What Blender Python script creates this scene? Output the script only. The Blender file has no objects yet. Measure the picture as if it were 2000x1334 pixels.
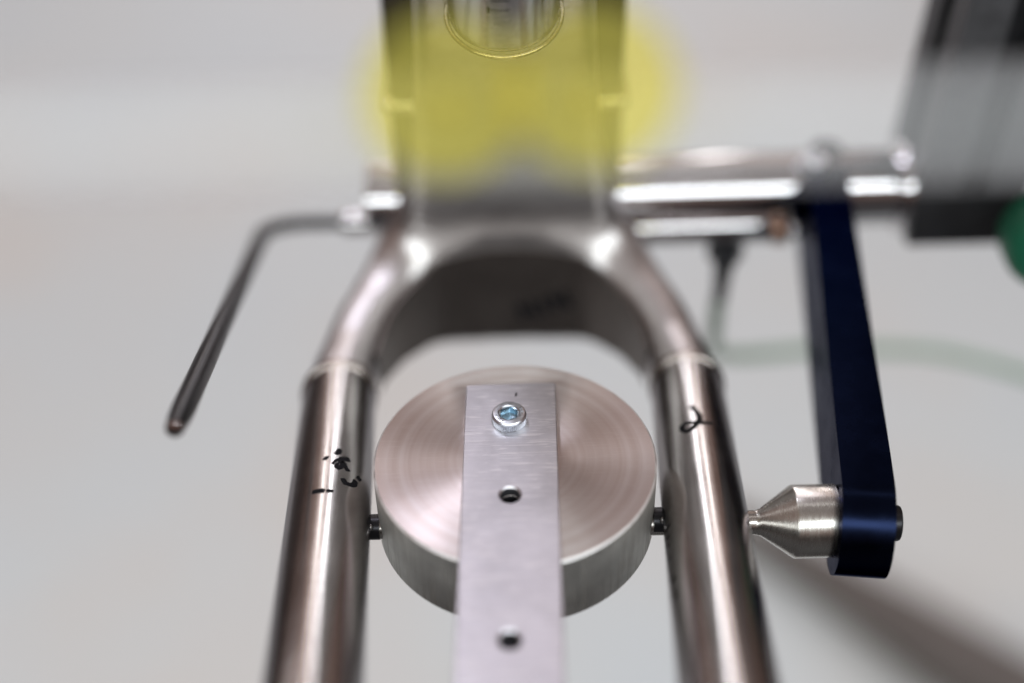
import bpy, bmesh, math, random
import numpy as np
from mathutils import Vector, Matrix
random.seed(7)
S = bpy.context.scene
COL = S.collection
MM = 0.001
GROUND = 900.0                      # the camera stands 900 mm above the floor; z values below are given from the camera's height
R = math.radians

# ---------------------------------------------------------------- camera, world, light, exposure
cam = bpy.data.cameras.new("camera"); camo = bpy.data.objects.new("camera", cam); COL.objects.link(camo)
cam.sensor_width = 36.0; cam.lens = 47.7; cam.clip_start = 0.005; cam.clip_end = 60
TH, RO = R(40.5), R(1.4)
fw = Vector((0, math.cos(TH), -math.sin(TH))); d0 = Vector((0, -math.sin(TH), -math.cos(TH)))
rt = Vector((1, 0, 0)) * math.cos(RO) + d0 * math.sin(RO); dn = fw.cross(rt)
camo.matrix_world = Matrix(((rt.x, -dn.x, -fw.x, 0), (rt.y, -dn.y, -fw.y, 0), (rt.z, -dn.z, -fw.z, GROUND * MM), (0, 0, 0, 1)))
cam.dof.use_dof = True; cam.dof.focus_distance = 0.388; cam.dof.aperture_fstop = 2.0
S.camera = camo
S.view_settings.view_transform = 'Standard'; S.view_settings.look = 'None'; S.view_settings.exposure = 0.12; S.view_settings.gamma = 1.0
S.cycles.use_denoising = True
S.cycles.use_adaptive_sampling = False
S.cycles.max_bounces = 10; S.cycles.glossy_bounces = 6
S.cycles.sample_clamp_indirect = 6

W = bpy.data.worlds.new("World"); S.world = W; W.use_nodes = True
nt = W.node_tree; nt.nodes.clear()
wo = nt.nodes.new("ShaderNodeOutputWorld"); bg = nt.nodes.new("ShaderNodeBackground")
tc = nt.nodes.new("ShaderNodeTexCoord"); sx = nt.nodes.new("ShaderNodeSeparateXYZ"); cr = nt.nodes.new("ShaderNodeValToRGB")
mr = nt.nodes.new("ShaderNodeMapRange"); mr.inputs['From Min'].default_value = -1; mr.inputs['From Max'].default_value = 1
nt.links.new(tc.outputs['Generated'], sx.inputs[0]); nt.links.new(sx.outputs['Z'], mr.inputs['Value'])
nt.links.new(mr.outputs[0], cr.inputs[0]); nt.links.new(cr.outputs[0], bg.inputs[0]); nt.links.new(bg.outputs[0], wo.inputs[0])
el = cr.color_ramp.elements
el[0].position = 0.40; el[0].color = (0.014, 0.013, 0.015, 1)
el[1].position = 1.0; el[1].color = (0.27, 0.235, 0.23, 1)
for p, c in ((0.50, (0.030, 0.022, 0.020)), (0.57, (0.14, 0.082, 0.066)), (0.66, (0.24, 0.155, 0.13)), (0.88, (0.25, 0.185, 0.165))):
    e = el.new(p); e.color = (*c, 1)
bg.inputs[1].default_value = 1.0

def area(name, loc, target, sx_, sy_, radiance, col=(1, 1, 1)):
    l = bpy.data.lights.new(name, 'AREA'); l.shape = 'RECTANGLE'; l.size = sx_; l.size_y = sy_
    l.energy = radiance * math.pi * sx_ * sy_; l.color = col
    o = bpy.data.objects.new(name, l); COL.objects.link(o)
    o.location = loc; o.rotation_euler = (Vector(target) - Vector(loc)).to_track_quat('-Z', 'Y').to_euler()
    return o
C0 = (0, 0.33, 0.62)
area("window_light", (0.3, -1.55, 2.05), C0, 5.0, 0.55, 7.2, (0.90, 0.975, 1.0))
area("tube_light", (0.0, 0.62, 2.6), (0.0, 0.62, 0), 4.4, 0.05, 4.0, (0.98, 0.98, 1.0))
area("ceiling_lamp", (-0.52, 1.46, 2.6), C0, 0.34, 0.34, 24.0, (0.88, 0.87, 1.0))
area("ceiling_panel", (0.10, 2.5, 2.6), C0, 0.5, 1.1, 2.4, (0.93, 0.91, 1.0))
area("warm_fill_far", (0.0, 4.6, 1.9), (0, 0, 1.9), 3.1, 2.5, 0.32, (1.0, 0.82, 0.76))  # unseen area lamp added for brown reflections on the tubes
area("warm_fill_high", (0.0, 3.3, 3.3), C0, 3.6, 1.3, 0.44, (1.0, 0.78, 0.70))  # unseen area lamp added for the brown reflection in the disc
area("left_fill", (-1.7, 2.35, 2.0), C0, 0.5, 1.0, 2.2, (0.95, 0.96, 1.0))  # unseen lamp added to put a highlight on the yoke arm
area("far_window", (0.05, 4.2, 1.9), (0, 0.3, 0.6), 0.11, 2.4, 14.0, (0.94, 0.95, 1.0))
area("far_window_side", (-0.80, 4.2, 1.55), (0, 0.3, 0.6), 0.12, 2.0, 7.0, (1.0, 0.95, 0.95))
area("far_window_end", (0.85, 4.2, 1.55), (0, 0.3, 0.6), 0.12, 2.0, 7.0, (1.0, 0.95, 0.95))

# ---------------------------------------------------------------- materials
def nodes(name):
    m = bpy.data.materials.new(name); m.use_nodes = True
    n = m.node_tree.nodes; b = n['Principled BSDF']
    return m, n, m.node_tree.links, b
def noise(n, l, scale, vec=(1, 1, 1), detail=4, rough=0.6, coord='Object'):
    t = n.new('ShaderNodeTexCoord'); mp = n.new('ShaderNodeMapping'); mp.inputs['Scale'].default_value = vec
    x = n.new('ShaderNodeTexNoise'); x.inputs['Scale'].default_value = scale; x.inputs['Detail'].default_value = detail; x.inputs['Roughness'].default_value = rough
    l.new(t.outputs[coord], mp.inputs[0]); l.new(mp.outputs[0], x.inputs['Vector'])
    return x
def ramp(n, l, src, stops):
    c = n.new('ShaderNodeValToRGB'); e = c.color_ramp.elements
    e[0].position, e[0].color = stops[0][0], (*stops[0][1], 1); e[1].position, e[1].color = stops[-1][0], (*stops[-1][1], 1)
    for p, k in stops[1:-1]:
        q = e.new(p); q.color = (*k, 1)
    l.new(src, c.inputs[0]); return c
def g(v): return (v, v, v)
def plain(name, col, rough=0.5, metal=0.0, var=0.12, scale=60, bump=0.0):
    m, n, l, b = nodes(name)
    x = noise(n, l, scale)
    c = ramp(n, l, x.outputs[0], ((0.3, tuple(k * (1 - var) for k in col)), (0.7, tuple(min(1, k * (1 + var)) for k in col))))
    l.new(c.outputs[0], b.inputs['Base Color']); b.inputs['Metallic'].default_value = metal
    rr = ramp(n, l, x.outputs[0], ((0.3, g(rough * 0.85)), (0.7, g(min(1, rough * 1.2))))); l.new(rr.outputs[0], b.inputs['Roughness'])
    if bump:
        bp = n.new('ShaderNodeBump'); bp.inputs['Strength'].default_value = bump; bp.inputs['Distance'].default_value = 0.0002
        l.new(x.outputs[0], bp.inputs['Height']); l.new(bp.outputs[0], b.inputs['Normal'])
    return m
def brushed(name, col, rough, vec, scale=300, bump=0.25, aniso=0.0, tang=None, dirt=0.25):
    """brushed metal: grain stretched along vec, broad stains in colour and gloss"""
    m, n, l, b = nodes(name)
    x = noise(n, l, scale, vec, 3, 0.7); y = noise(n, l, 45, (1, 1, 1), 5, 0.65)
    c = ramp(n, l, y.outputs[0], ((0.3, tuple(k * (1 - dirt) for k in col)), (0.68, col)))
    l.new(c.outputs[0], b.inputs['Base Color']); b.inputs['Metallic'].default_value = 1.0
    ad = n.new('ShaderNodeMath'); ad.operation = 'MULTIPLY_ADD'; ad.inputs[1].default_value = 0.18; ad.inputs[2].default_value = rough - 0.09
    l.new(x.outputs[0], ad.inputs[0])
    ad2 = n.new('ShaderNodeMath'); ad2.operation = 'MULTIPLY_ADD'; ad2.inputs[1].default_value = 0.12
    l.new(y.outputs[0], ad2.inputs[0]); l.new(ad.outputs[0], ad2.inputs[2]); l.new(ad2.outputs[0], b.inputs['Roughness'])
    bp = n.new('ShaderNodeBump'); bp.inputs['Strength'].default_value = bump; bp.inputs['Distance'].default_value = 0.00006
    l.new(x.outputs[0], bp.inputs['Height']); l.new(bp.outputs[0], b.inputs['Normal'])
    if aniso:
        b.inputs['Anisotropic'].default_value = aniso
        if tang:
            t = n.new('ShaderNodeTangent'); t.direction_type = 'RADIAL'; t.axis = tang; l.new(t.outputs[0], b.inputs['Tangent'])
    return m

M = {}
M['stay'] = brushed('brushed_titanium_tube', (0.61, 0.59, 0.575), 0.16, (0.3, 0.3, 9), 260, 0.2, 0.0, None, 0.15)
M['yoke'] = brushed('machined_titanium', (0.68, 0.655, 0.645), 0.34, (1, 1, 10), 160, 0.2)
def ripple(m):
    n, l = m.node_tree.nodes, m.node_tree.links; b = n['Principled BSDF']; old = b.inputs['Normal'].links[0].from_socket
    x = noise(n, l, 420, (1, 1, 0.012), 2, 0.6); bp = n.new('ShaderNodeBump'); bp.inputs['Strength'].default_value = 0.5; bp.inputs['Distance'].default_value = 0.00012
    l.new(x.outputs[0], bp.inputs['Height']); l.new(old, bp.inputs['Normal']); l.new(bp.outputs[0], b.inputs['Normal'])
ripple(M['stay'])
M['inner'] = brushed('shaded_inner_strip', (0.20, 0.175, 0.16), 0.42, (1, 1, 10), 160, 0.2)  # dark reflection of the inner wall is put into this colour
M['bar'] = brushed('brushed_aluminium_bar', (0.67, 0.655, 0.69), 0.36, (0.5, 7, 1), 200, 0.8, 0, None, 0.26)
M['disc_side'] = brushed('scuffed_aluminium', (0.80, 0.79, 0.75), 0.50, (1, 1, 9), 200, 0.6, 0, None, 0.4)
M['chrome'] = plain('polished_chrome', (0.60, 0.59, 0.60), 0.06, 1.0, 0.03)
M['steel'] = brushed('turned_steel', (0.60, 0.58, 0.54), 0.20, (6, 1, 1), 260, 0.12)
M['zinc'] = plain('zinc_plated_steel', (0.56, 0.58, 0.62), 0.30, 1.0, 0.12, 400, 0.15)
M['zinc_blue'] = plain('blue_zinc_socket', (0.40, 0.52, 0.60), 0.26, 1.0, 0.2, 300)
M['dark_steel'] = plain('dark_bronze_steel', (0.075, 0.062, 0.052), 0.42, 0.7, 0.2, 30)
M['black'] = plain('black_anodised', (0.018, 0.018, 0.020), 0.42, 0.0, 0.2, 80)
M['rim'] = plain('bright_chamfer', (0.94, 0.92, 0.91), 0.6, 1.0, 0.08, 300)
M['rail'] = plain('grey_anodised_rail', (0.075, 0.075, 0.08), 0.5, 0.2, 0.2, 150, 0.1)
M['black_steel'] = plain('black_oxide_steel', (0.026, 0.026, 0.029), 0.32, 0.7, 0.05, 60)
M['navy'] = plain('navy_anodised', (0.0065, 0.010, 0.026), 0.25, 1.0, 0.12, 90, 0.05)
M['navy'].node_tree.nodes['Principled BSDF'].inputs['Specular Tint'].default_value = (0.25, 0.26, 0.32, 1)
M['navy'].node_tree.nodes['Principled BSDF'].inputs['Specular IOR Level'].default_value = 0.25
M['copper'] = plain('copper_cap', (0.32, 0.20, 0.15), 0.3, 1.0)
M['green'] = plain('green_plastic', (0.010, 0.115, 0.060), 0.4, 0, 0.1)
M['hose'] = plain('pale_green_hose', (0.31, 0.43, 0.33), 0.35, 0, 0.06)
M['cable'] = plain('white_cable_sheath', (0.88, 0.91, 0.92), 0.7, 0, 0.02)
M['yellow'] = plain('translucent_yellow_plastic', (0.92, 0.87, 0.20), 0.5, 0, 0.06)
def see_through(m, f):
    n, l = m.node_tree.nodes, m.node_tree.links; t = n.new('ShaderNodeBsdfTransparent'); t.inputs[0].default_value = (1.0, 0.96, 0.60, 1) if m == M['yellow'] else (1, 1, 1, 1)
    mx = n.new('ShaderNodeMixShader'); mx.inputs[0].default_value = f
    l.new(t.outputs[0], mx.inputs[2]); l.new(n['Principled BSDF'].outputs[0], mx.inputs[1]); l.new(mx.outputs[0], n['Material Output'].inputs[0])
see_through(M['yellow'], 0.84); see_through(M['cable'], 0.865)
M['cable'].node_tree.nodes['Principled BSDF'].inputs['Specular IOR Level'].default_value = 0.1
M['ink'] = plain('marker_ink', (0.010, 0.010, 0.012), 0.6, 0, 0.3, 900)
M['ink'].node_tree.nodes['Principled BSDF'].inputs['Specular IOR Level'].default_value = 0.05
M['shadow_body'] = plain('floor_shadow_tone', (0.12, 0.105, 0.095), 0.6, 0, 0.15)  # dark tone of the solid that imitates a floor shadow
M['hole'] = plain('shaded_bore', (0.045, 0.045, 0.05), 0.5, 0.3)  # shade inside the drilled holes is put into the colour
M['weld'] = plain('weld_bead', (0.44, 0.39, 0.36), 0.25, 1.0, 0.2, 500, 0.4)

for k_ in ('stay', 'yoke'): M[k_].node_tree.nodes['Principled BSDF'].inputs['Specular Tint'].default_value = (0.45, 0.44, 0.46, 1)
def scratches(m, amount, col):
    n, l = m.node_tree.nodes, m.node_tree.links; b = n['Principled BSDF']; src = b.inputs['Base Color'].links[0].from_socket; rs = b.inputs['Roughness'].links[0].from_socket
    cur = None
    for vec, rot_, th in (((2, 60, 1), 0.12, 0.60), ((4, 34, 1), -0.3, 0.62), ((5, 50, 1), 0.55, 0.64)):
        x = noise(n, l, 28, vec, 2, 0.5); x.inputs['Vector'].links[0].from_node.inputs['Rotation'].default_value[2] = rot_
        r_ = ramp(n, l, x.outputs[0], ((th, g(0)), (th + 0.05, g(1))))
        if cur is None: cur = r_.outputs[0]
        else:
            a_ = n.new('ShaderNodeMath'); a_.operation = 'MAXIMUM'; l.new(cur, a_.inputs[0]); l.new(r_.outputs[0], a_.inputs[1]); cur = a_.outputs[0]
    k = n.new('ShaderNodeMath'); k.operation = 'MULTIPLY'; k.inputs[1].default_value = amount; l.new(cur, k.inputs[0])
    mx = n.new('ShaderNodeMix'); mx.data_type = 'RGBA'; l.new(k.outputs[0], mx.inputs[0]); l.new(src, mx.inputs[6]); mx.inputs[7].default_value = (*col, 1); l.new(mx.outputs[2], b.inputs['Base Color'])
    ad = n.new('ShaderNodeMath'); ad.operation = 'MULTIPLY_ADD'; ad.inputs[1].default_value = 0.22; l.new(k.outputs[0], ad.inputs[0]); l.new(rs, ad.inputs[2]); l.new(ad.outputs[0], b.inputs['Roughness'])
scratches(M['bar'], 0.38, (0.95, 0.93, 0.93)); scratches(M['disc_side'], 0.7, (0.45, 0.43, 0.40))
def disc_face():
    m, n, l, b = nodes('turned_aluminium_face')
    t = n.new('ShaderNodeTexCoord'); sp = n.new('ShaderNodeSeparateXYZ'); cb = n.new('ShaderNodeCombineXYZ'); ln = n.new('ShaderNodeVectorMath'); ln.operation = 'LENGTH'
    l.new(t.outputs['Object'], sp.inputs[0]); l.new(sp.outputs[0], cb.inputs[0]); l.new(sp.outputs[1], cb.inputs[1]); l.new(cb.outputs[0], ln.inputs[0])
    x = n.new('ShaderNodeTexNoise'); x.noise_dimensions = '1D'; x.inputs['Scale'].default_value = 2600; x.inputs['Detail'].default_value = 3
    l.new(ln.outputs['Value'], x.inputs['W'])
    x2 = n.new('ShaderNodeTexNoise'); x2.noise_dimensions = '1D'; x2.inputs['Scale'].default_value = 420; x2.inputs['Detail'].default_value = 2
    l.new(ln.outputs['Value'], x2.inputs['W'])
    y = noise(n, l, 38, (1, 1, 1), 6, 0.65)
    mx = n.new('ShaderNodeMath'); mx.operation = 'MULTIPLY'; l.new(x2.outputs[0], mx.inputs[0]); l.new(y.outputs[0], mx.inputs[1])
    c = ramp(n, l, mx.outputs[0], ((0.05, (0.68, 0.59, 0.555)), (0.45, (0.80, 0.74, 0.72))))
    l.new(c.outputs[0], b.inputs['Base Color']); b.inputs['Metallic'].default_value = 1
    rr = ramp(n, l, y.outputs[0], ((0.3, g(0.38)), (0.7, g(0.48)))); l.new(rr.outputs[0], b.inputs['Roughness'])
    b.inputs['Anisotropic'].default_value = 0.95; b.inputs['Anisotropic Rotation'].default_value = 0.25
    tg = n.new('ShaderNodeTangent'); tg.direction_type = 'RADIAL'; tg.axis = 'Z'; l.new(tg.outputs[0], b.inputs['Tangent'])
    bp = n.new('ShaderNodeBump'); bp.inputs['Strength'].default_value = 0.5; bp.inputs['Distance'].default_value = 0.00005
    l.new(x.outputs[0], bp.inputs['Height']); l.new(bp.outputs[0], b.inputs['Normal'])
    return m
M['disc'] = disc_face(); scratches(M['disc'], 0.22, (0.88, 0.83, 0.81))
def floor_mat():
    m, n, l, b = nodes('white_floor')
    x = noise(n, l, 2.2, (1, 1, 1), 3, 0.5)
    c = ramp(n, l, x.outputs[0], ((0.35, (0.645, 0.65, 0.625)), (0.5, (0.63, 0.68, 0.685)), (0.66, (0.615, 0.68, 0.70))))  # warm end of the ramp paints warm bounce light into the floor
    l.new(c.outputs[0], b.inputs['Base Color']); b.inputs['Roughness'].default_value = 0.55
    return m
M['floor'] = floor_mat()
M['dark_floor'] = plain('dark_floor', (0.045, 0.043, 0.045), 0.6, 0, 0.1, 3)

# ---------------------------------------------------------------- helpers
def V(*a): return Vector(a)
def obj(name, bm, mat, parent=None, origin=(0, 0, 0), smooth=35):
    """link a bmesh (in mm, z from the camera's height) as one mesh object; origin in the same mm coordinates"""
    o_ = Vector(origin)
    bmesh.ops.recalc_face_normals(bm, faces=bm.faces[:])
    for v in bm.verts: v.co = (v.co - o_) * MM
    me = bpy.data.meshes.new(name); bm.to_mesh(me); bm.free()
    mats = mat if isinstance(mat, (list, tuple)) else [mat]
    for m in mats: me.materials.append(m)
    me.shade_smooth(); me.set_sharp_from_angle(angle=R(smooth))
    o = bpy.data.objects.new(name, me); COL.objects.link(o)
    w = (o_ + V(0, 0, GROUND)) * MM
    if parent is not None:
        o.parent = parent; o.location = w - Vector(parent['base'])
    else:
        o.location = w
    o['base'] = tuple(w)
    return o
def thing(name, label, cat, loc, group=None):
    o = bpy.data.objects.new(name, None); COL.objects.link(o); o.empty_display_size = 0.01
    w = (Vector(loc) + V(0, 0, GROUND)) * MM; o.location = w; o['base'] = tuple(w)
    return tag(o, label, cat, group)
def tag(o, label, cat, group=None):
    o['label'] = label; o['category'] = cat
    o['kind'] = 'thing'
    if group: o['group'] = group
    return o
def child(name, bm, mat, root, at, smooth=35):
    """part of a thing; at = its own origin in mm"""
    o = obj(name, bm, mat, None, at, smooth)
    w = Vector(o['base']); o.parent = root
    chain = Vector(root['base']); o.location = w - chain
    return o
def frame(a):
    a = a.normalized(); up = V(0, 0, 1) if abs(a.z) < 0.999 else V(0, 1, 0)
    s = a.cross(up).normalized(); n = s.cross(a); return a, s, n
def lathe(bm, p0, axis, prof, seg=64, cap=True):
    """prof = [(along, radius)...] around axis from p0"""
    a, s, n = frame(Vector(axis)); p0 = Vector(p0); rings = []
    for h, r in prof:
        rings.append([bm.verts.new(p0 + a * h + (s * math.cos(2 * math.pi * k / seg) + n * math.sin(2 * math.pi * k / seg)) * max(r, 1e-4)) for k in range(seg)])
    for A, B in zip(rings, rings[1:]):
        for k in range(seg): bm.faces.new((A[k], A[(k + 1) % seg], B[(k + 1) % seg], B[k]))
    if cap:
        bm.faces.new(rings[0]); bm.faces.new(rings[-1])
    return rings
def rod(p0, p1, r, bev=0.4, seg=64):
    bm = bmesh.new(); L = (Vector(p1) - Vector(p0)).length
    lathe(bm, p0, Vector(p1) - Vector(p0), [(0, r - bev), (bev * 0.3, r - bev * 0.3), (bev, r), (L - bev, r), (L - bev * 0.3, r - bev * 0.3), (L, r - bev)], seg)
    return bm
def spline(pts, n=12):
    P = [Vector(p) for p in pts]; P = [P[0] * 2 - P[1]] + P + [P[-1] * 2 - P[-2]]; out = []
    for i in range(1, len(P) - 2):
        a, b, c, d = P[i - 1:i + 3]
        for k in range(n):
            t = k / n
            out.append(0.5 * ((2 * b) + (c - a) * t + (2 * a - 5 * b + 4 * c - d) * t * t + (3 * b - a - 3 * c + d) * t ** 3))
    out.append(P[-2]); return out
def sweep(bm, pts, rad, seg=32):
    """tube along points with parallel-transported rings; rad is a number or a list"""
    pts = [Vector(p) for p in pts]; n = len(pts); rs = rad if isinstance(rad, list) else [rad] * n
    tg = [(pts[min(i + 1, n - 1)] - pts[max(i - 1, 0)]).normalized() for i in range(n)]
    a, s, u = frame(tg[0]); rings = []
    for i in range(n):
        if i:
            q = tg[i - 1].rotation_difference(tg[i]); s = q @ s; u = q @ u
        rings.append([bm.verts.new(pts[i] + (s * math.cos(2 * math.pi * k / seg) + u * math.sin(2 * math.pi * k / seg)) * rs[i]) for k in range(seg)])
    for A, B in zip(rings, rings[1:]):
        for k in range(seg): bm.faces.new((A[k], A[(k + 1) % seg], B[(k + 1) % seg], B[k]))
    bm.faces.new(rings[0]); bm.faces.new(rings[-1])
def box(lo, hi, bev=1.0, seg=3):
    bm = bmesh.new(); bmesh.ops.create_cube(bm, size=1)
    lo, hi = Vector(lo), Vector(hi)
    for v in bm.verts: v.co = V(*[lo[i] + (v.co[i] + 0.5) * (hi[i] - lo[i]) for i in range(3)])
    if bev: bmesh.ops.bevel(bm, geom=bm.edges[:], offset=bev, segments=seg, profile=0.5, affect='EDGES')
    return bm
def prism(outline, z0, z1, bev=0.0, T=None, seg=2):
    bm = bmesh.new(); a = [bm.verts.new(V(x, y, z0)) for x, y in outline]; b = [bm.verts.new(V(x, y, z1)) for x, y in outline]
    n = len(a); bm.faces.new(a); bm.faces.new(b)
    for i in range(n): bm.faces.new((a[i], a[(i + 1) % n], b[(i + 1) % n], b[i]))
    if bev:
        ed = [e for e in bm.edges if abs(e.verts[0].co.z - e.verts[1].co.z) < 1e-6]
        bmesh.ops.bevel(bm, geom=ed, offset=bev, segments=seg, profile=0.5, affect='EDGES')
    if T is not None: bmesh.ops.transform(bm, matrix=T, verts=bm.verts[:])
    return bm
def ring_pts(c, r, n=64): return [(c[0] + r * math.cos(2 * math.pi * k / n), c[1] + r * math.sin(2 * math.pi * k / n)) for k in range(n)]
def plate(outer, holes, z0, z1, bev=0.35, hbev=0.5):
    """plate with round through holes, edges and hole mouths chamfered"""
    bm = bmesh.new()
    def inset(o, b):                # outline moved towards its centroid by b
        cx = sum(p[0] for p in o) / len(o); cy = sum(p[1] for p in o) / len(o); out = []
        for i, p in enumerate(o):
            q0, q1 = o[i - 1], o[(i + 1) % len(o)]
            t = V(q1[0] - q0[0], q1[1] - q0[1], 0).normalized(); nrm = V(-t.y, t.x, 0)
            if nrm.dot(V(cx - p[0], cy - p[1], 0)) < 0: nrm = -nrm
            out.append((p[0] + nrm.x * b, p[1] + nrm.y * b))
        return out
    def loop(o, z): return [bm.verts.new(V(x, y, z)) for x, y in o]
    def wall(A, B):
        for i in range(len(A)): bm.faces.new((A[i], A[(i + 1) % len(A)], B[(i + 1) % len(A)], B[i]))
    top = loop(inset(outer, bev), z1); sh = loop(outer, z1 - bev); bot = loop(outer, z0)
    wall(top, sh); wall(sh, bot)
    et, eb = [], []
    def edges(L):
        return [bm.edges.get((L[i], L[(i + 1) % len(L)])) or bm.edges.new((L[i], L[(i + 1) % len(L)])) for i in range(len(L))]
    et += edges(top); eb += edges(bot)
    for c, r in holes:
        a = loop(ring_pts(c, r + hbev, 48), z1); b = loop(ring_pts(c, r, 48), z1 - hbev); d = loop(ring_pts(c, r, 48), z0)
        wall(a, b); wall(b, d); et += edges(a); eb += edges(d)
    bmesh.ops.triangle_fill(bm, use_beauty=True, edges=et); bmesh.ops.triangle_fill(bm, use_beauty=True, edges=eb)
    return bm

# ---------------------------------------------------------------- the setting
def sheet(x0, x1, y0, y1, z):
    b = bmesh.new(); b.faces.new([b.verts.new(V(*p)) for p in ((x0, y0, z), (x1, y0, z), (x1, y1, z), (x0, y1, z))]); return b
fl = obj('floor', sheet(-6000, 6000, -4000, 7000, -906), M['dark_floor'], None, (0, 1500, -906)); fl['kind'] = 'structure'
pf = obj('pale_floor', sheet(-980, 980, 300, 2700, -900), M['floor'], None, (0, 1500, -900)); pf['kind'] = 'structure'

# ---------------------------------------------------------------- bicycle yoke with its two stays
YO = (0, 408, -334)
yoke = thing('bicycle_yoke', 'brushed titanium horseshoe yoke welded to two long tubes that straddle the round disc', 'bicycle yoke', YO)
SR_ = 12.1
STAY = {-1: (V(-49.5, 193, -272.4), V(-58.2, 334.5, -307.9)), 1: (V(49.5, 193, -272.4), V(58.2, 334.5, -307.9))}

def yoke_path():
    half = [((57.8, 322), (0.06, 1), 11.7, 11.7, 2.0), ((58.1, 332.5), (0.03, 1), 11.9, 11.9, 2.0), ((58.2, 341), (-0.04, 1), 11.4, 11.8, 2.1), ((55.3, 360), (-0.3, 1), 10.6, 12.6, 2.4), ((48.6, 379), (-0.62, 1), 11.2, 15.8, 2.7),
            ((35.2, 399.2), (-0.9, 0.75), 14.4, 20.4, 3.4), ((17.5, 409), (-1, 0.3), 18.0, 22.4, 5), ((0, 411), (-1, 0), 18.6, 22.9, 5)]
    secs = [((x, y), (tx, ty), w, h, e) for (x, y), (tx, ty), w, h, e in half]
    secs += [((-x, y), (tx, -ty), w, h, e) for (x, y), (tx, ty), w, h, e in half[-2::-1]]
    # interpolate between sections
    N = 8; pts = []
    for i in range(len(secs) - 1):
        for k in range(N):
            t = k / N; A, B = secs[i], secs[i + 1]
            A0 = secs[max(i - 1, 0)]; B1 = secs[min(i + 2, len(secs) - 1)]
            def cm(a, b, c, d): return 0.5 * (2 * b + (c - a) * t + (2 * a - 5 * b + 4 * c - d) * t * t + (3 * b - a - 3 * c + d) * t ** 3)
            pts.append((tuple(cm(A0[0][j], A[0][j], B[0][j], B1[0][j]) for j in (0, 1)), tuple(A[1][j] * (1 - t) + B[1][j] * t for j in (0, 1)), *(A[q] * (1 - t) + B[q] * t for q in (2, 3, 4))))
    pts.append(secs[-1]); return pts
YP = yoke_path()
def surface_net(f, lo, st):
    """quads on the zero surface of a sampled field"""
    ins = f < 0; n = np.array(f.shape)
    acc = np.zeros((*(n - 1), 3)); cnt = np.zeros(n - 1)
    g3 = np.stack(np.meshgrid(*[np.arange(k - 1) for k in n], indexing='ij'), -1).astype(float)
    for ax in range(3):
        o1, o2 = [a for a in range(3) if a != ax]
        for b in (0, 1):
            for c in (0, 1):
                sl = [None] * 3; sl[ax] = slice(0, n[ax] - 1); sl[o1] = slice(b, n[o1] - 1 + b); sl[o2] = slice(c, n[o2] - 1 + c); A = tuple(sl)
                sl[ax] = slice(1, n[ax]); B = tuple(sl)
                fa, fb = f[A], f[B]; m = ins[A] != ins[B]
                t = np.where(m, fa / np.where(m, fa - fb, 1), 0); p = g3.copy(); p[..., ax] += t; p[..., o1] += b; p[..., o2] += c
                acc += p * m[..., None]; cnt += m
    act = cnt > 0; idx = -np.ones(n - 1, int); idx[act] = np.arange(act.sum())
    verts = np.array(lo) + (acc[act] / cnt[act][:, None]) * st; quads = []
    for ax in range(3):
        o1, o2 = (ax + 1) % 3, (ax + 2) % 3
        sl = [None] * 3; sl[ax] = slice(0, n[ax] - 1); sl[o1] = slice(1, n[o1] - 1); sl[o2] = slice(1, n[o2] - 1); A = tuple(sl)
        sl[ax] = slice(1, n[ax]); B = tuple(sl); m = ins[A] != ins[B]; w = np.argwhere(m)
        w[:, o1] += 1; w[:, o2] += 1
        q = []
        for d1, d2 in ((-1, -1), (0, -1), (0, 0), (-1, 0)):
            k = w.copy(); k[:, o1] += d1; k[:, o2] += d2; q.append(idx[k[:, 0], k[:, 1], k[:, 2]])
        quads.append(np.stack(q, 1))
    return verts, np.concatenate(quads)
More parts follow.
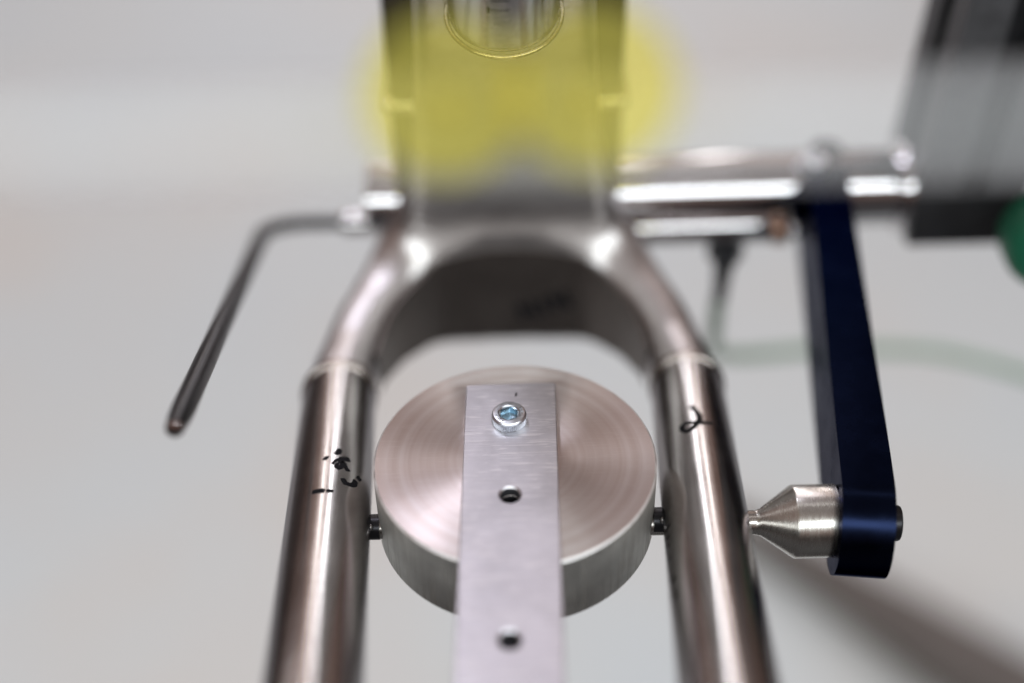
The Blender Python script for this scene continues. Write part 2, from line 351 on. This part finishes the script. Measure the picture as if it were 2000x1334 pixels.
def yoke_mesh():
    """arms, crown and neck as one casting: two fields blended softly, the wheel opening cut out crisply"""
    st = 1.25; lo = np.array((-78.0, 314.0, -342.0)); hi = np.array((78.0, 446.0, -104.0))
    ax_ = [np.arange(a, b, st) for a, b in zip(lo, hi)]
    X, Y = np.meshgrid(ax_[0], ax_[1], indexing='ij'); Z = ax_[2]
    pc = np.array([p[0] for p in YP]); tg = np.array([p[1] for p in YP]); tg /= np.linalg.norm(tg, axis=1)[:, None]
    wh = np.array([p[2:5] for p in YP])
    d2 = (X[..., None] - pc[:, 0]) ** 2 + (Y[..., None] - pc[:, 1]) ** 2; k = d2.argmin(-1)
    dx, dy = X - pc[k, 0], Y - pc[k, 1]; along = dx * tg[k, 0] + dy * tg[k, 1]
    lat = -dx * tg[k, 1] + dy * tg[k, 0]; lat = np.where((k == 0) | (k == len(pc) - 1), lat, np.sign(lat) * np.sqrt(d2.min(-1)))
    w, h, e = wh[k, 0], wh[k, 1], wh[k, 2]; z0 = -312.3 + np.maximum(0, (358 - Y) / 7.5)
    f1 = ((np.abs(lat / w)[..., None] ** e[..., None] + np.abs((Z - z0[..., None]) / h[..., None]) ** e[..., None]) ** (1 / e[..., None]) - 1) * np.minimum(w, h)[..., None]
    f1 = np.maximum(f1, (316 - Y)[..., None])
    nk = np.array([(-330, 400, 40, 30), (-307, 400, 40, 30), (-292, 399.5, 39, 30), (-278, 397, 36.5, 31), (-262, 391.5, 33.6, 32), (-240, 384, 31.2, 33), (-215, 376, 29.2, 34), (-190, 370, 27.8, 34), (-150, 360, 26.8, 34), (-104, 348, 26.4, 34)])
    fy, hw, dp = (np.interp(Z, nk[:, 0], nk[:, c]) for c in (1, 2, 3))
    for _ in range(12): fy, hw = (np.convolve(np.pad(a, 3, 'edge'), np.ones(7) / 7, 'valid') for a in (fy, hw))
    rr = 5.0; qx = np.abs(X)[..., None] - hw + rr; qy = np.abs(Y[..., None] - fy - dp / 2) - dp / 2 + rr
    f2 = np.minimum(np.maximum(qx, qy), 0) + np.hypot(np.maximum(qx, 0), np.maximum(qy, 0)) - rr
    f2 = np.maximum(f2, -327 - Z)
    K = 20.0; hh = np.clip(0.5 + 0.5 * (f2 - f1) / K, 0, 1); f = f2 * (1 - hh) + f1 * hh - K * hh * (1 - hh)
    f = np.maximum(f, np.maximum(Z - (-106.5), -335.2 - Z))
    # the opening: everything inside the inner curve, up to the crown's top edge
    side = np.where((k == 0) | (k == len(pc) - 1), lat, lat)
    opening = np.minimum((side - (w - 0.2))[..., None] + 0 * Z, (-283.5 - Z) * 0.8)
    opening = np.where((Y > 345)[..., None], opening, -5.0)
    f = np.maximum(f, opening)
    v, q = surface_net(f, lo, st)
    bm = bmesh.new(); vs = [bm.verts.new(p) for p in v.tolist()]
    for a in q.tolist():
        try: bm.faces.new([vs[i] for i in a])
        except ValueError: pass
    return bm
yb = child('yoke_body', yoke_mesh(), M['yoke'], yoke, YO, 60)
md = yb.modifiers.new('smooth', 'SMOOTH'); md.factor = 0.5; md.iterations = 8

def on_tube(p0, p1, r, t, ang):
    a, s, n = frame(p1 - p0); return p0 + a * t + (n * math.cos(R(ang)) + s * math.sin(R(ang))) * r
def stroke(bm, p0, p1, r, pts, w=1.0, lift=0.04):
    """a pen stroke laid on a tube; pts = (distance along, angle from the top)"""
    fine = []
    for (t0, a0), (t1, a1) in zip(pts, pts[1:]):
        L = math.hypot(t1 - t0, R(a1 - a0) * r); k = max(1, int(L / 0.5))
        fine += [(t0 + (t1 - t0) * i / k, a0 + (a1 - a0) * i / k) for i in range(k)]
    fine.append(pts[-1])
    L, Rr = [], []
    for i, (t, a) in enumerate(fine):
        t0, a0 = fine[max(0, i - 1)]; t1, a1 = fine[min(len(fine) - 1, i + 1)]
        dx, dy = t1 - t0, R(a1 - a0) * r; q = math.hypot(dx, dy) or 1; nx, ny = -dy / q, dx / q
        ww = w * 0.76 * (0.75 if i in (0, len(fine) - 1) else random.uniform(0.92, 1.1))
        L.append(bm.verts.new(on_tube(p0, p1, r + lift, t + nx * ww, a + math.degrees(ny * ww / r))))
        Rr.append(bm.verts.new(on_tube(p0, p1, r + lift, t - nx * ww, a - math.degrees(ny * ww / r))))
    for i in range(len(fine) - 1): bm.faces.new((L[i], L[i + 1], Rr[i + 1], Rr[i]))

for sd in (-1, 1):
    p0, p1 = STAY[sd]; a = (p1 - p0).normalized(); pA = p0 - a * 90
    bm = bmesh.new(); L = (p1 - pA).length
    lathe(bm, (0, 0, 0), V(0, 0, 1), [(0, SR_), (L, SR_)], 96)
    o = child('stay', bm, M['stay'], yoke, (0, 0, 0))
    w = (pA + V(0, 0, GROUND)) * MM; o.location = w - Vector(yoke['base'])
    o.rotation_euler = a.to_track_quat('Z', 'Y').to_euler(); o['base'] = tuple(w)
    o['label'] = 'brushed tube marked with scribbled pen strokes and a short bar' if sd < 0 else 'brushed tube marked with one looped pen stroke'
    bm = bmesh.new()
    lathe(bm, p1 - a * 1.5, a, [(0, 12.0), (0.4, 12.6), (1.4, 12.85), (3.2, 12.8), (4.4, 12.5), (5.2, 11.5)], 64)
    child('weld_bead', bm, M['weld'], yoke, p1)
    bm = bmesh.new()
    if sd > 0:
        stroke(bm, p0, p1, SR_, [(112.3, -7.9), (107.7, 0.1), (105.5, 2.0), (103.3, 1.7), (99.7, -6.1), (97.6, -14), (97.3, -19), (99.0, -25.0), (101.3, -25.3), (102.3, -15.7), (101.4, 0.1), (102.5, 20)], 1.15)
        nm = 'pen_mark'
    else:
        for pt, w_ in (([(86.6, -4), (86.0, 1.5)], 1.7), ([(88.5, 11), (89.6, 15), (91.2, 16.5), (91.6, 13)], 1.3), ([(82.6, 11.2), (85.0, 15.3), (86.8, 22.8), (87.7, 32.7)], 1.5),
                       ([(82.4, 12.6), (81.0, 17.8), (82.8, 22.1), (85.1, 23.2), (82.7, 27.0), (81.0, 32)], 1.1), ([(76.3, 24.0), (74.1, 28.6), (74.6, 38), (76.0, 42.6), (78.4, 44.0)], 1.2), ([(79.5, 47), (81.7, 51.6)], 1.2),
                       ([(68.9, -15.6), (68.7, 2)], 1.5), ([(68.7, 3.5), (68.6, 8), (68.4, 13)], 1.2)):
            stroke(bm, p0, p1, SR_, pt, w_)
        nm = 'pen_mark'
    child(nm, bm, M['ink'], yoke, p1)
    if sd > 0:
        bm = bmesh.new()
        for t in (57, 53.5, 50, 44, 35, 33.5, 29, 26.5): stroke(bm, p0, p1, SR_, [(t, -78), (t + random.uniform(-.4, .4), -66 + random.uniform(-5, 4))], 0.8)
        child('tick_mark', bm, M['ink'], yoke, p1)
# inner wall strip with the shade painted in and the handwriting on it
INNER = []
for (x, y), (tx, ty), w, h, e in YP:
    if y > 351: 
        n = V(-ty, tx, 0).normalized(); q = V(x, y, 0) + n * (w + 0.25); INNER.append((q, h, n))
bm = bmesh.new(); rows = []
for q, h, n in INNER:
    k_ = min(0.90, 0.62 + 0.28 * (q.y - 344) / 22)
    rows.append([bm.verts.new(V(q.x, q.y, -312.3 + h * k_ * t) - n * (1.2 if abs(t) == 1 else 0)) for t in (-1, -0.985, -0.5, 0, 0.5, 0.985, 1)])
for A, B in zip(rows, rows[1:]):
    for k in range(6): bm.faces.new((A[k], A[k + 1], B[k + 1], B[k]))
child('inner_shade_strip', bm, M['inner'], yoke, (0, 392, -311))
bm = bmesh.new()
def wall_y(x):
    b = min(range(len(INNER) - 1), key=lambda i: abs((INNER[i][0].x + INNER[i + 1][0].x) / 2 - x))
    p, q = INNER[b][0], INNER[b + 1][0]; f = (x - p.x) / ((q.x - p.x) or 1); return p.y + (q.y - p.y) * f - 0.12
def wstroke(pts, w=2.0):
    L = []
    for (x0, z0), (x1, z1) in zip(pts, pts[1:]):
        t = V(x1 - x0, 0, z1 - z0).normalized(); n = V(-t.z, 0, t.x) * w / 2
        q = [V(x0, 0, z0) + n, V(x1, 0, z1) + n, V(x1, 0, z1) - n, V(x0, 0, z0) - n]
        bm.faces.new([bm.verts.new(V(p.x, wall_y(p.x), p.z)) for p in q])
def rot(px, pz): 
    c, s = math.cos(R(21)), math.sin(R(21)); return (12.5 + px * c - pz * s, -317.5 + px * s + pz * c)
for let in ([(-9.5, -4), (-9.5, 4), (-4, -4), (-4, 4)], [(-0.2, -3.5), (-0.2, 3.5)], [(3.5, -3.5), (3.5, 4.5), (9, -3), (9, 5)]):
    wstroke([rot(*p) for p in let])
child('handwriting', bm, M['ink'], yoke, (12, 391, -317))

# ---------------------------------------------------------------- leaning graduated post
lean = V(0, -math.sin(R(20)), math.cos(R(20))); PB = V(0, 365.5, -185)
post = thing('graduated_post', 'round steel post with a printed scale, rounded lower end set into the yoke neck', 'post', PB)
bm = bmesh.new(); lathe(bm, PB, lean, [(0, 13.5), (0.3, 15.2), (1.0, 16.2), (2.0, 16.5), (130, 16.5)], 96)
child('tube', bm, M['stay'], post, PB)
bm = bmesh.new()
rr_, qq = 17.0, 0.75
ri = []
for k in range(96):
    A = 2 * math.pi * k / 96; a_, s_, n_ = frame(lean); rad = s_ * math.cos(A) + n_ * math.sin(A); c = PB - lean * 0.4 + rad * rr_
    ri.append([bm.verts.new(c + (rad * math.cos(B) + lean * math.sin(B)) * qq) for B in [2 * math.pi * j / 12 for j in range(12)]])
for k in range(96):
    A, B = ri[k], ri[(k + 1) % 96]
    for j in range(12): bm.faces.new((A[j], A[(j + 1) % 12], B[(j + 1) % 12], B[j]))
child('rim', bm, M['weld'], post, PB)
bm = bmesh.new(); PE = PB + lean * 60
stroke(bm, PB, PE, 16.5, [(19.2, 165), (16.8, 165)], 0.42)
for k in range(6): stroke(bm, PB, PE, 16.5, [(18.15, 167.4 + 3 * k), (18.15, 168.9 + 3 * k)], 0.42)
for b_ in (21.8, 25.6, 29.4):
    for k in range(6): stroke(bm, PB, PE, 16.5, [(b_, 168 + 3 * k), (b_, 170.2 + 3 * k)], 0.42)
child('scale_mark', bm, M['ink'], post, PB)

# ---------------------------------------------------------------- disc, bar and bolt
DC = (0, 271.5); ZT = -275.5
fix = thing('round_fixture', 'turned aluminium disc with a drilled flat bar bolted across its top', 'fixture', (0, 271.5, -299))
def rotbar(p, c=(-0.7, 299), a=R(1.05)):
    x, y = p[0] - c[0], p[1] - c[1]
    return (c[0] + x * math.cos(a) - y * math.sin(a) , c[1] + x * math.sin(a) + y * math.cos(a))
# the bar runs towards the viewer and a little to the left
ang = R(-1.05)
def barp(x, y): return (-0.7 + x * math.cos(ang) + (299 - y) * math.sin(ang), 299 - (299 - y) * math.cos(ang) + x * math.sin(ang) * -1)
h1, h2, hb = barp(0, 254.5), barp(0.1, 206), barp(-0.4, 283.6)
top = plate(ring_pts(DC, 40.3, 144), [(h1, 2.6)], ZT - 23.5, ZT, 0.6, 0.05)
for f in top.faces:
    c = f.calc_center_median(); f.material_index = 0 if c.z > ZT - 0.05 else (3 if c.z > ZT - 0.6 and math.hypot(c.x - DC[0], c.y - DC[1]) > 30 else 1)
for f in top.faces:
    c = f.calc_center_median()
    if math.hypot(c.x - h1[0], c.y - h1[1]) < 2.7 and c.z < ZT - 0.1: f.material_index = 2
disc = child('disc', top, [M['disc'], M['disc_side'], M['hole'], M['rim']], fix, (DC[0], DC[1], ZT))
ou = []
HW = 13.35
for cx, cy, a0 in ((HW - 0.9, 299.6 - 0.9, 0), (-HW + 0.9, 299.6 - 0.9, 90)):
    for k in range(7):
        A = R(a0 + 15 * k); ou.append(barp(cx + 0.9 * math.cos(A), cy + 0.9 * math.sin(A)))
ou += [barp(-HW, 230), barp(-HW, 150), barp(-HW, 95), barp(HW, 95), barp(HW, 150), barp(HW, 230)]
bp_ = plate(ou, [(h1, 2.75), (h2, 2.75)], ZT + 0.02, ZT + 3.2, 0.3, 0.55)
for f in bp_.faces:
    c = f.calc_center_median()
    if c.z < ZT + 2.6 and min(math.hypot(c.x - h[0], c.y - h[1]) for h in (h1, h2)) < 2.9: f.material_index = 1
bar = child('flat_bar', bp_, [M['bar'], M['hole']], fix, (0, 250, ZT))
ZB = ZT + 3.2
bm = bmesh.new(); lathe(bm, (h2[0], h2[1], ZT - 5), V(0, 0, 1), [(0, 4.5), (5.0, 4.5), (5.01, 2.6), (6.2, 2.6), (6.4, 1.4), (5.6, 1.3)], 40)
child('added_hole_plug', bm, M['black_steel'], fix, (h2[0], h2[1], ZT))  # dark plug added so no bright floor shows through the hole
bm = bmesh.new(); x0, y0 = barp(1.6, 294.6)
bm.faces.new([bm.verts.new(V(x0 + 0.32 * math.cos(a) + 0.14 * math.sin(a), y0 + 0.95 * math.sin(a), ZB + 0.03)) for a in [2 * math.pi * k / 14 for k in range(14)]])
child('pen_dot', bm, M['ink'], fix, (x0, y0, ZB))
# socket head bolt: knurled rim, chamfered crown, hexagon socket
HB = V(hb[0], hb[1], ZB); HH = 3.3
bm = bmesh.new(); NK = 54; rings = []
for z, r, kn in ((0.02, 4.95, 0), (0.25, 5.1, 1), (HH - 1.15, 5.1, 1), (HH - 0.95, 5.0, 0), (HH - 0.45, 4.9, 0), (HH - 0.12, 4.62, 0), (HH, 4.3, 0), (HH, 3.15, 0), (HH - 0.3, 2.85, 0)):
    rings.append([bm.verts.new(HB + V(math.cos(2 * math.pi * k / (2 * NK)), math.sin(2 * math.pi * k / (2 * NK)), 0) * (r - (0.36 if kn and k % 2 else 0)) + V(0, 0, z)) for k in range(2 * NK)])
for A, B in zip(rings, rings[1:]):
    for k in range(2 * NK): bm.faces.new((A[k], A[(k + 1) % (2 * NK)], B[(k + 1) % (2 * NK)], B[k]))
bolt = child('socket_bolt', bm, M['zinc'], fix, HB, 25)
bm = bmesh.new(); hx = [R(60 * k + 24) for k in range(6)]; n2 = 2 * NK
outr = [bm.verts.new(HB + V(math.cos(2 * math.pi * k / n2), math.sin(2 * math.pi * k / n2), 0) * 2.86 + V(0, 0, HH - 0.31)) for k in range(n2)]
def hexr(a):
    d_ = min(abs((a - h + math.pi) % (2 * math.pi) - math.pi) for h in [q + R(30) for q in hx]); return 2.42 / math.cos(d_)
h_ = [bm.verts.new(HB + V(math.cos(2 * math.pi * k / n2), math.sin(2 * math.pi * k / n2), 0) * hexr(2 * math.pi * k / n2) + V(0, 0, HH - 0.42)) for k in range(n2)]
hb_ = [bm.verts.new(v.co + V(0, 0, -2.2)) for v in h_]
for A, B in ((outr, h_), (h_, hb_)):
    for k in range(n2): bm.faces.new((A[k], A[(k + 1) % n2], B[(k + 1) % n2], B[k]))
cc = bm.verts.new(HB + V(0, 0, HH - 3.1))
for k in range(n2): bm.faces.new((hb_[k], hb_[(k + 1) % n2], cc))
sk = obj('socket', bm, M['zinc_blue'], None, HB, 25)
sk.parent = bolt; sk.location = (0, 0, 0)
# raised markings round the bolt's crown
bm = bmesh.new()
def mark(cang, segs):
    rm = 3.72
    for (x0, y0), (x1, y1) in segs:
        def pt(x, y):
            a = R(cang) - x / rm; r = rm + y; return V(math.cos(a) * r, math.sin(a) * r, HH + 0.07) + HB
        A, B = pt(x0, y0), pt(x1, y1); t = (B - A).normalized(); n = V(-t.y, t.x, 0) * 0.09
        q = [A + n, B + n, B - n, A - n]; up = [bm.verts.new(p) for p in q]; lo = [bm.verts.new(p - V(0, 0, 0.08)) for p in q]
        bm.faces.new(up)
        for i in range(4): bm.faces.new((up[i], up[(i + 1) % 4], lo[(i + 1) % 4], lo[i]))
e8 = [((-.28, -.4), (.28, -.4)), ((-.28, 0), (.28, 0)), ((-.28, .4), (.28, .4)), ((-.28, -.4), (-.28, .4)), ((.28, -.4), (.28, .4))]
mark(196, e8); mark(210, [((-.08, -.38), (.08, -.38))]); mark(224, e8)
mark(50, [((-.25, -.4), (0, .4)), ((0, .4), (.25, -.4)), ((-.13, -.1), (.13, -.1))]); mark(28, e8[:1] + e8[2:]); mark(4, [((-.25, -.4), (.25, -.4)), ((-.25, -.4), (-.25, .4)), ((-.25, .4), (.25, .4)), ((-.25, 0), (.15, 0))]); mark(240, [((-.2, -.4), (-.2, .4)), ((-.2, .4), (.2, .1)), ((.2, .1), (-.2, 0))])
mk = obj('grade_mark', bm, M['zinc'], None, HB); mk.parent = bolt; mk.location = (0, 0, 0)

# ---------------------------------------------------------------- spindle through the disc and the right tube
AX = V(0, 262.5, -293.0)
spin = thing('spindle', 'thin steel spindle passing through disc and tubes, cone spacer at the blue arm', 'spindle', AX)
AE = 0.115  # the axle runs nearly square to the disc
child('rod', rod((-54, 262.5, -293), (94, 262.5, -295.2), 3.5, 0.3, 48), M['steel'], spin, AX)
for s_ in (-1, 1):
    bm = bmesh.new(); lathe(bm, (s_ * 39.2, 262.5, -293), V(s_, 0, 0), [(0, 3.7), (7.0, 3.7)], 40); child('collar', bm, M['black_steel'], spin, (s_ * 40, 262.5, -293))
    bm = bmesh.new(); bmesh.ops.create_uvsphere(bm, u_segments=20, v_segments=12, radius=1.1, matrix=Matrix.Translation(V(s_ * 41.8, 259.3, -289.6))); child('ball', bm, M['chrome'], spin, (s_ * 41.6, 259, -289))
bm = bmesh.new()
lathe(bm, (63.6, 262.5, -295.0), V(1, 0, 0), [(0, 3.55), (5.0, 3.6), (6.5, 4.0), (15.5, 10.4), (16.0, 10.6), (28.0, 10.6), (28.4, 10.2)], 80)
child('cone_spacer', bm, M['steel'], spin, (70, 262.5, -293.2))
bm = bmesh.new(); lathe(bm, (91.9, 262.5, -295.0), V(1, 0, 0), [(0, 9.6), (0.2, 9.8), (1.2, 9.8), (1.3, 9.5)], 64); child('washer', bm, M['black_steel'], spin, (95, 262.5, -293.2))
bm = bmesh.new(); lathe(bm, (105.4, 261.3, -295.0), V(1, -0.11, 0), [(0, 5.2), (4.0, 5.2), (4.6, 4.9), (4.9, 4.3)], 48); child('bolt_head', bm, M['black_steel'], spin, (109, 262, -293.2))

# ---------------------------------------------------------------- blue arm
A0, A1 = V(98.8, 262.2, -294.6), V(118.5, 425.3, -295.0)
arm = thing('swing_arm', 'dark blue anodised arm with rounded end hanging from the chrome shaft', 'arm', A1)
ay = (A1 - A0).normalized(); ax = ay.cross(V(0, 0, 1)).normalized(); az = ax.cross(ay); LA = (A1 - A0).length; HR = 16.4
out = [(-HR * math.sin(R(t)), HR * math.cos(R(t))) for t in range(0, 181, 5)] + [(LA + HR * math.sin(R(t)), -HR * math.cos(R(t))) for t in range(0, 181, 5)]
T = Matrix(((ay.x, az.x, ax.x, A0.x), (ay.y, az.y, ax.y, A0.y), (ay.z, az.z, ax.z, A0.z), (0, 0, 0, 1)))
child('arm_bar', prism(out, -7.3, 7.3, 0.55, T), M['navy'], arm, A0, 30)
q = A1 + V(-9, -2.5, 18)
bm = bmesh.new(); lathe(bm, A1 + V(-6, -4, 15), V(0, 0.05, 1), [(0, 5.2), (4.5, 5.2), (5.0, 4.8), (5.0, 2.6), (3, 2.5)], 32); child('pinch_bolt', bm, M['zinc'], arm, A1)
bm = bmesh.new(); lathe(bm, A1 + V(1, 6, 15), V(0, 0.05, 1), [(0, 6), (3.2, 6), (3.6, 5.6)], 32); child('washer', bm, M['black_steel'], arm, A1)

# ---------------------------------------------------------------- column, shaft, cylinder, lever
col = thing('clamp_column', 'dark bronze steel column behind the yoke neck, bright band round it', 'column', (0, 433, -330))
child('column_body', box((-41, 413, -330), (41, 453, -90), 4), M['dark_steel'], col, (0, 433, -330))
child('band', box((-42.6, 411.4, -246.5), (42.6, 454.6, -241.8), 2.0), M['chrome'], col, (0, 433, -244))
SY, SZ = 427.0, -292.2
sh = thing('chrome_shaft', 'thick polished chrome shaft running sideways from dark column to slotted rail', 'shaft', (100, SY, SZ))
bm = rod((-53, SY, SZ), (150, SY, SZ), 14.4, 0.8, 96); child('tube', bm, M['chrome'], sh, (50, SY, SZ))
bm = rod((146.5, SY, SZ), (152, SY, SZ), 17.5, 1.0, 96); child('flange', bm, M['chrome'], sh, (148, SY, SZ))
bm = rod((-64, SY, SZ - 10.5), (-52.6, SY, SZ - 10.5), 4.6, 0.8, 48); child('end_collar', bm, M['chrome'], sh, (-58, SY, SZ - 10.5))
cyl = thing('air_cylinder', 'slim chrome air cylinder below the shaft, copper end knob and hose fitting', 'air cylinder', (70, 413, -304))
CY, CZ = 413.5, -298.8
child('barrel', rod((38, CY, CZ), (98, CY, CZ), 6.7, 0.9, 64), M['chrome'], cyl, (70, CY, CZ))
child('end_knob', rod((97.4, CY - 1, CZ - 1), (104.5, CY - 1, CZ - 1), 6.0, 1.6, 40), M['copper'], cyl, (101, CY, CZ))
bm = bmesh.new(); bmesh.ops.create_uvsphere(bm, u_segments=24, v_segments=14, radius=3.0, matrix=Matrix.Translation(V(106, CY - 5, CZ + 1))); child('ball_end', bm, M['chrome'], cyl, (106, CY, CZ))
bm = bmesh.new(); lathe(bm, (81.6, 411.5, -305), V(0, 0.03, -1), [(0, 6.2), (1, 7.0), (6.5, 7.0), (7.5, 6.0)], 6); f_ = child('hose_fitting', bm, M['black_steel'], cyl, (81.6, 411.5, -305), 20)
bm = bmesh.new(); lathe(bm, (81.6, 411.7, -312), V(0, 0.08, -1), [(0, 4.0), (8, 3.6), (16, 2.9), (22, 2.6)], 32); child('hose_nipple', bm, M['black'], cyl, (81.6, 412, -312))
bm = bmesh.new(); sweep(bm, spline([(81.6, 413, -326), (81.8, 417, -340), (83, 424, -360), (87, 438, -382), (97, 453, -398), (116, 467, -410), (145, 482, -421), (175, 489, -428), (206, 487, -430), (241, 473, -432), (282, 445, -434), (340, 380, -438)], 10), 2.9, 24)
tag(obj('air_hose', bm, M['hose'], None, (82, 414, -330)), 'pale green air hose dropping from fitting and looping to the right', 'hose')
bm = bmesh.new()
lv = [(-60, 437, -309.6), (-72, 438.6, -310.6), (-83, 440.6, -312.0), (-90.5, 438.5, -311.6), (-94.6, 431, -308.7), (-95.0, 421, -304.8), (-92.5, 372, -286.2), (-89.4, 310, -262.5), (-86.4, 249.5, -239.5)]
pts = spline(lv, 10); nn = len(pts)
sweep(bm, pts, [2.5 + 0.75 * i / nn for i in range(nn - 2)] + [3.0, 2.4], 32)
lever = thing('bent_lever', 'thin black bent rod lever sticking out left of the shaft end', 'lever', lv[0])
child('rod', bm, M['black_steel'], lever, lv[0])
e_ = (pts[-1] - pts[-3]).normalized()
bm = bmesh.new(); lathe(bm, pts[-1] + e_ * -0.1, e_, [(0, 2.3), (0.4, 2.0), (0.6, 0.9), (0.65, 0.01)], 24); child('tip', bm, M['chrome'], lever, pts[-1])

# ---------------------------------------------------------------- slotted rail and its end block
RX0, RX1, RY0, RY1 = 149.4, 189.4, 409, 449
rail = thing('slotted_rail', 'upright dark grey slotted aluminium rail at the right end of the shaft', 'rail', (169.4, 429, -307))
def tslot():
    h, o_, dpt, t_ = 20.0, 5.0, 9.5, 2.6
    q = [(h, -h + 0.0), (h, -o_), (h - t_, -o_), (h - t_, -8.5), (h - dpt, -4.0), (h - dpt, 4.0), (h - t_, 8.5), (h - t_, o_), (h, o_)]
    pts = []
    for k in range(4):
        c, s = round(math.cos(math.pi / 2 * k)), round(math.sin(math.pi / 2 * k))
        pts += [(169.4 + x * c - y * s, 429 + x * s + y * c) for x, y in q]
    return pts
pr = prism(tslot(), -284, 40)
for f in pr.faces:
    c = f.calc_center_median() - V(169.4, 429, 0)
    if max(abs(c.x), abs(c.y)) < 19.5 and abs(f.normal.z) < 0.5: f.material_index = 1  # slot walls coloured black for the shade inside the slots
bmesh.ops.rotate(pr, cent=V(169.4, 429, -284), matrix=Matrix.Rotation(R(3.2), 3, 'Y'), verts=pr.verts[:])
child('profile', pr, [M['rail'], M['black']], rail, (169.4, 429, -284), 20)
child('end_block', box((RX0 - 0.4, RY0 - 0.4, -307), (RX1 + 0.4, RY1 + 0.4, -284), 1.2), M['black'], rail, (169.4, 429, -296))
bm = bmesh.new()
kn = V(191.5, 374.8, -285)
lathe(bm, kn + V(0, 19, 0), V(0, -1, 0), [(0, 9), (1.2, 15), (3, 17.6), (6, 18.6), (15, 18.6), (18, 17.6), (20, 15), (20.6, 6), (20.2, 0.1)], 64)
knob = thing('hand_knob', 'round green plastic knob in front of the slotted rail at the edge', 'knob', kn)
child('knob_body', bm, M['green'], knob, kn)
bm = rod(kn + V(0, 18, 0), kn + V(0, 24.5, 0), 5, 0.3, 32); child('stud', bm, M['steel'], knob, kn)

# ---------------------------------------------------------------- solid standing in for a shadow on the floor, far below
bm = bmesh.new()
sweep(bm, spline([(150, 825, -888), (200, 775, -882), (265, 704, -872), (330, 626, -862), (420, 520, -850), (520, 400, -835)], 8), [8 + 34 * k / 40 for k in range(41)], 24)
tag(obj('floor_shadow_body', bm, M['shadow_body'], None, (265, 704, -890)), 'blurred dark tapered shape added for the shadow on the pale floor below the arm', 'floor shadow')

# ---------------------------------------------------------------- clear tube with two yellow discs, well in front of the focus
VF, VU = V(0, 0.76, -0.649), V(0, 0.649, 0.76)
KC = VF * 262 + VU * 40.6 + V(0.3, 0, 0); KD = V(1, -0.0036, -0.0042).normalized()
bm = bmesh.new(); lathe(bm, KC - KD * 420, KD, [(0, 10.4), (0, 11.9), (840, 11.9), (840, 10.4)], 64, False)
ct = thing('clear_tube', 'out of focus milky clear tube stretched level across the foreground', 'tube', KC)
child('tube_wall', bm, M['cable'], ct, KC, 60)
for sx_, lb in ((-10.3, 'left one of two blurred yellow discs on the milky foreground tube'), (14.6, 'right one of two blurred yellow discs on the milky foreground tube')):
    c = VF * (229 if sx_ < 0 else 225) + VU * 41.8 + V(sx_, 0, 0)
    bm = bmesh.new(); lathe(bm, c - VF * 1.2, VF, [(0, 13.0), (0.3, 13.8), (0.9, 14.2), (1.5, 14.2), (2.1, 13.8), (2.4, 13.0)], 64)
    t = thing('yellow_disc', lb, 'disc', c, 'yellow discs on the foreground tube')
    child('disc_plate', bm, M['yellow'], t, c)
    bm = bmesh.new(); lathe(bm, c + VF * 1.2, VF, [(0, 1.5), (21 if sx_ < 0 else 25, 1.5)], 24); child('stud', bm, M['yellow'], t, c)
